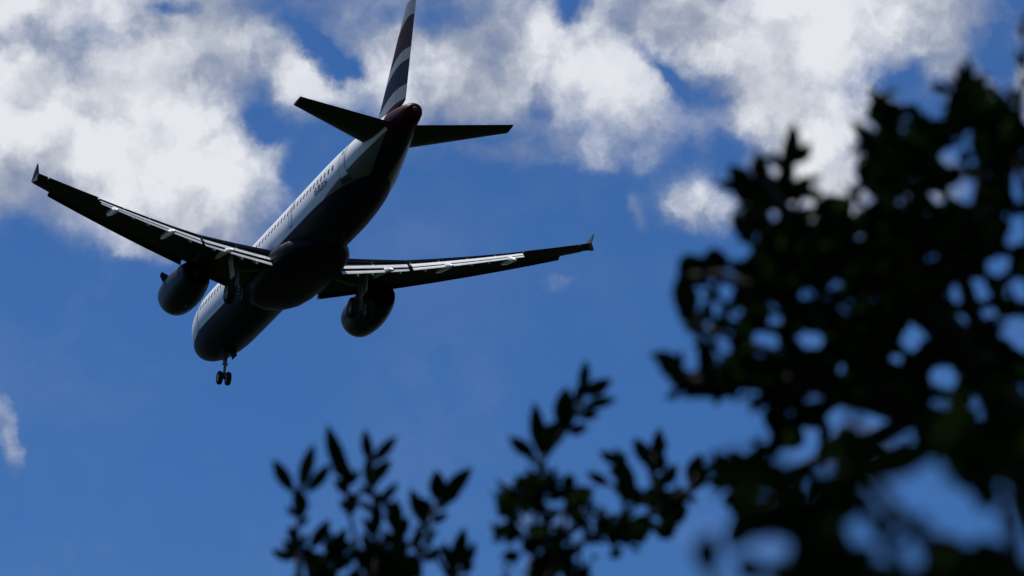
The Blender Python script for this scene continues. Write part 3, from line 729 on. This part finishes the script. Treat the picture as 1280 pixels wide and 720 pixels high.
# C: the dark tree at right
def z7(x, y): return (800+x/2.18, 70+y/2.18)
def z8(x, y): return (800+x/2.117, 380+y/2.117)
pc = Plant('dark_tree', 'dense dark tree filling the right side, its twiggy crown rising past mid height', 'tree', 11, 6.0)
polyC = [z7(*p) for p in ((330,470),(312,400),(300,365),(350,370),(385,405),(440,420),(485,385),(560,372),(600,340),(590,290),(612,250),(622,215),(650,190),(630,125),(682,118),(692,200),(735,235),(745,168),(790,178),(815,245),(828,165),
    (862,85),(888,38),(930,58),(985,95),(1015,135),(1100,140))] + [(1330, 400), (1330, 520), (1180, 560)] + [z8(*p) for p in ((620,430),(560,520),(480,520),(400,560),(330,520),(300,600),(250,560),(205,470),(205,430),(290,400),(325,350),(340,290),(280,235),(180,225),(240,120),(270,60),(180,60))] + [z7(*p) for p in ((300,700),(295,620),(262,560),(320,520))]
holesC = [(*z7(840,272),11,13,0), (*z7(935,228),9,7,0), (*z7(900,305),8,8,0), (*z7(887,368),29,16,0), (*z7(800,392),14,11,20), (*z7(787,433),8,8,0), (*z7(712,395),8,8,0), (*z7(645,447),8,7,0), (*z7(603,392),10,11,0),
    (*z7(1036,345),12,14,0), (*z7(735,555),7,6,0), (*z7(805,553),10,7,0), (*z7(970,580),13,13,0), (*z7(430,580),9,9,0), (*z7(525,605),19,9,-35), (*z7(575,698),8,6,0), (*z7(455,640),14,8,-40), (*z7(905,640),29,17,-10), (*z7(1022,632),15,12,0),
    (*z7(1030,455),12,12,0), (*z7(430,395),12,15,0), (*z7(357,400),6,8,0), (*z7(880,410),6,6,0), (*z7(960,420),6,6,0), (*z7(690,605),6,5,0), (*z7(765,605),6,5,0), (*z7(790,690),14,9,0),
    (*z8(330,108),30,14,0), (*z8(440,95),23,12,0), (*z8(560,20),6,5,0), (*z8(722,85),17,19,0), (*z8(800,192),32,15,0), (*z8(635,315),55,34,18), (*z8(985,245),22,20,0), (*z8(830,50),30,14,10), (*z8(800,295),20,26,0), (*z8(870,130),18,10,60),
    (*z8(300,222),13,12,0), (*z8(1000,80),20,34,0), (*z8(355,265),12,7,20), (*z8(485,235),6,6,0), (*z8(390,430),48,18,-32), (*z8(440,350),10,10,0), (*z8(700,480),50,36,0), (*z8(900,180),10,8,0)]
pc.patch = (1110, 370, 230, .30, .66)
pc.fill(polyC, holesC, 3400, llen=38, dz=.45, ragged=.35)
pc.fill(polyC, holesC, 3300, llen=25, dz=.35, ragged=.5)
for (q, w, dd) in ((((350,420),(238,298)),26,0), (((345,400),(318,252)),20,0), (((375,400),(410,260)),22,0), (((390,330),(425,180)),22,0), (((400,300),(470,235)),14,0), (((390,400),(472,330)),22,0), (((395,330),(385,280)),18,0),
    (((622,250),(580,172)),16,0), (((650,200),(640,112)),20,0), (((668,200),(672,112)),18,0), (((760,230),(752,165)),18,0), (((775,235),(800,175)),16,0), (((890,110),(888,28)),22,0), (((900,120),(940,50)),20,0), (((850,160),(870,80)),20,0),
    (((300,510),(252,425)),18,0), (((320,490),(265,500)),16,0), (((320,600),(248,555)),16,0), (((330,640),(262,575)),16,0),
    (((245,552),(165,560)),30,0), (((185,555),(100,605)),34,0), (((110,590),(135,735)),30,0), (((320,650),(210,700)),14,0), (((300,350),(262,300)),20,0)):
    pc.leafpx(z7(*q[0]), z7(*q[1]), w, dd=dd, dj=.05)
for (q, w) in ((((120,215),(48,120)),26), (((200,240),(75,205)),26), (((190,240),(160,80)),24), (((250,240),(150,210)),26), (((140,60),(112,-20)),22), (((180,80),(240,20)),14), (((300,60),(200,68)),12), (((330,70),(400,62)),10),
    (((240,200),(300,110)),20), (((290,150),(285,110)),18), (((330,200),(320,160)),14), (((350,270),(290,240)),12), (((300,200),(370,110)),18), (((400,130),(370,70)),22)):
    pc.leafpx(z8(*q[0]), z8(*q[1]), w, dj=.05)
for pts, n in (([(950, 280), (935, 250), (915, 225)], 6), ([(985, 270), (975, 225), (992, 185)], 7), ([(985, 280), (1000, 250), (1012, 225)], 6), ([(940, 280), (945, 240), (948, 205)], 6), ([(1090, 200), (1098, 160), (1104, 135)], 7),
    ([(1150, 200), (1152, 170), (1158, 150)], 5), ([(1200, 180), (1210, 140), (1214, 105)], 8), ([(1255, 180), (1262, 150), (1262, 125)], 6), ([(905, 380), (880, 350), (866, 345)], 5), ([(880, 460), (860, 470), (838, 450)], 5),
    ([(930, 480), (895, 490), (850, 485)], 7), ([(900, 440), (880, 410), (872, 390)], 5), ([(950, 620), (925, 610), (905, 600)], 6), ([(960, 560), (940, 580), (915, 585)], 6), ([(1275, 140), (1283, 60), (1279, 20)], 6)):
    pc.twigpx(pts, .003, .0015, leaves=n, llen=30, dd=.03)
for pts, a, b2 in (([(1345, 760), (1300, 600), (1240, 470), (1150, 380), (1050, 330), (985, 270), (955, 220)], .028, .004), ([(1240, 470), (1205, 350), (1228, 220), (1215, 120)], .010, .003), ([(1150, 380), (1110, 280), (1100, 150)], .012, .003),
    ([(1300, 600), (1150, 520), (1020, 480), (930, 480), (840, 475)], .018, .003), ([(1050, 330), (960, 370), (900, 345), (862, 345)], .009, .003), ([(1020, 480), (960, 440), (880, 410)], .008, .002), ([(880, 490), (876, 430), (868, 385)], .005, .003),
    ([(1150, 380), (1060, 400), (950, 412)], .008, .003), ([(985, 270), (965, 300), (940, 250), (915, 215)], .006, .002), ([(1300,600),(1310,420),(1285,250),(1262,150)], .008, .003), ([(1150,520),(1060,560),(960,600)], .009, .003)):
    pc.twigpx(pts, a, b2)
pc.trunk((1345, 755), (.075, .034), (.15, .3))
pc.twigpx([(1345, 790), (1345, 745), (1335, 710)], .034, .026)
pc.done()

# D: the nearest bush, strongly out of focus, lower right
pd = Plant('near_bush', 'blurred large-leaved bush nearest the viewer, in the bottom corner beneath the dark tree', 'bush', 21, 3.0)
polyD = [z8(*p) for p in ((430,720),(385,660),(400,600),(375,560),(300,600),(250,540),(215,470),(330,400),(420,520),(520,430),(560,390),(640,405),(760,390),(800,300),(880,270),(960,290),(1100,200),(1100,500),(990,540),(960,640),(1040,720),(1100,900),(400,900))]
holesD = [(*z8(700,485),48,42,0), (*z8(860,570),60,26,38), (*z8(985,495),17,17,0), (*z8(590,600),26,30,-20), (*z8(470,575),22,12,-20), (*z8(620,690),26,26,0), (*z8(720,650),24,22,20), (*z8(390,440),44,16,-32), (*z8(985,245),20,18,0), (*z8(920,650),18,18,0)]
pd.patch = (1230, 640, 300, .28, .40)
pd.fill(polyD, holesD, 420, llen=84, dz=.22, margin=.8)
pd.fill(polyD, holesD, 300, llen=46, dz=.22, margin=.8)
for (q, w) in ((((180,720),(185,600)),34), (((290,740),(290,660)),32), (((620,740),(615,670)),22), (((650,660),(715,605)),15), (((850,760),(770,600)),60), (((930,740),(900,610)),40), (((960,720),(940,620)),26),
    (((560,540),(300,590)),50), (((520,460),(800,380)),44), (((420,440),(240,460)),48)):
    pd.leafpx(z8(*q[0]), z8(*q[1]), w, dj=.05)
for pts in ([z8(580,500), z8(630,590), z8(690,690), z8(720,760)], [z8(860,900), z8(800,700), z8(620,470), z8(520,440)], [z8(1000,900), z8(990,600), z8(980,420), z8(900,330)], [z8(860,900), z8(500,650), z8(330,520)], [z8(300,900), z8(185,720)], [z8(600,900), z8(620,700)]):
    pd.twigpx(pts, .005, .002)
pd.trunk(z8(860, 930), (.03, .012), (.05, .15)); pd.trunk(z8(1000, 930), (.028, .012), (.1, .15)); pd.trunk(z8(600, 930), (.02, .008), (.05, .15)); pd.trunk(z8(300, 930), (.015, .006), (.05, .15))
pd.twigpx([z8(860, 935), z8(860, 880)], .012, .006); pd.twigpx([z8(1000, 935), z8(1000, 880)], .012, .006)
pd.done()
bpy.context.view_layer.update()
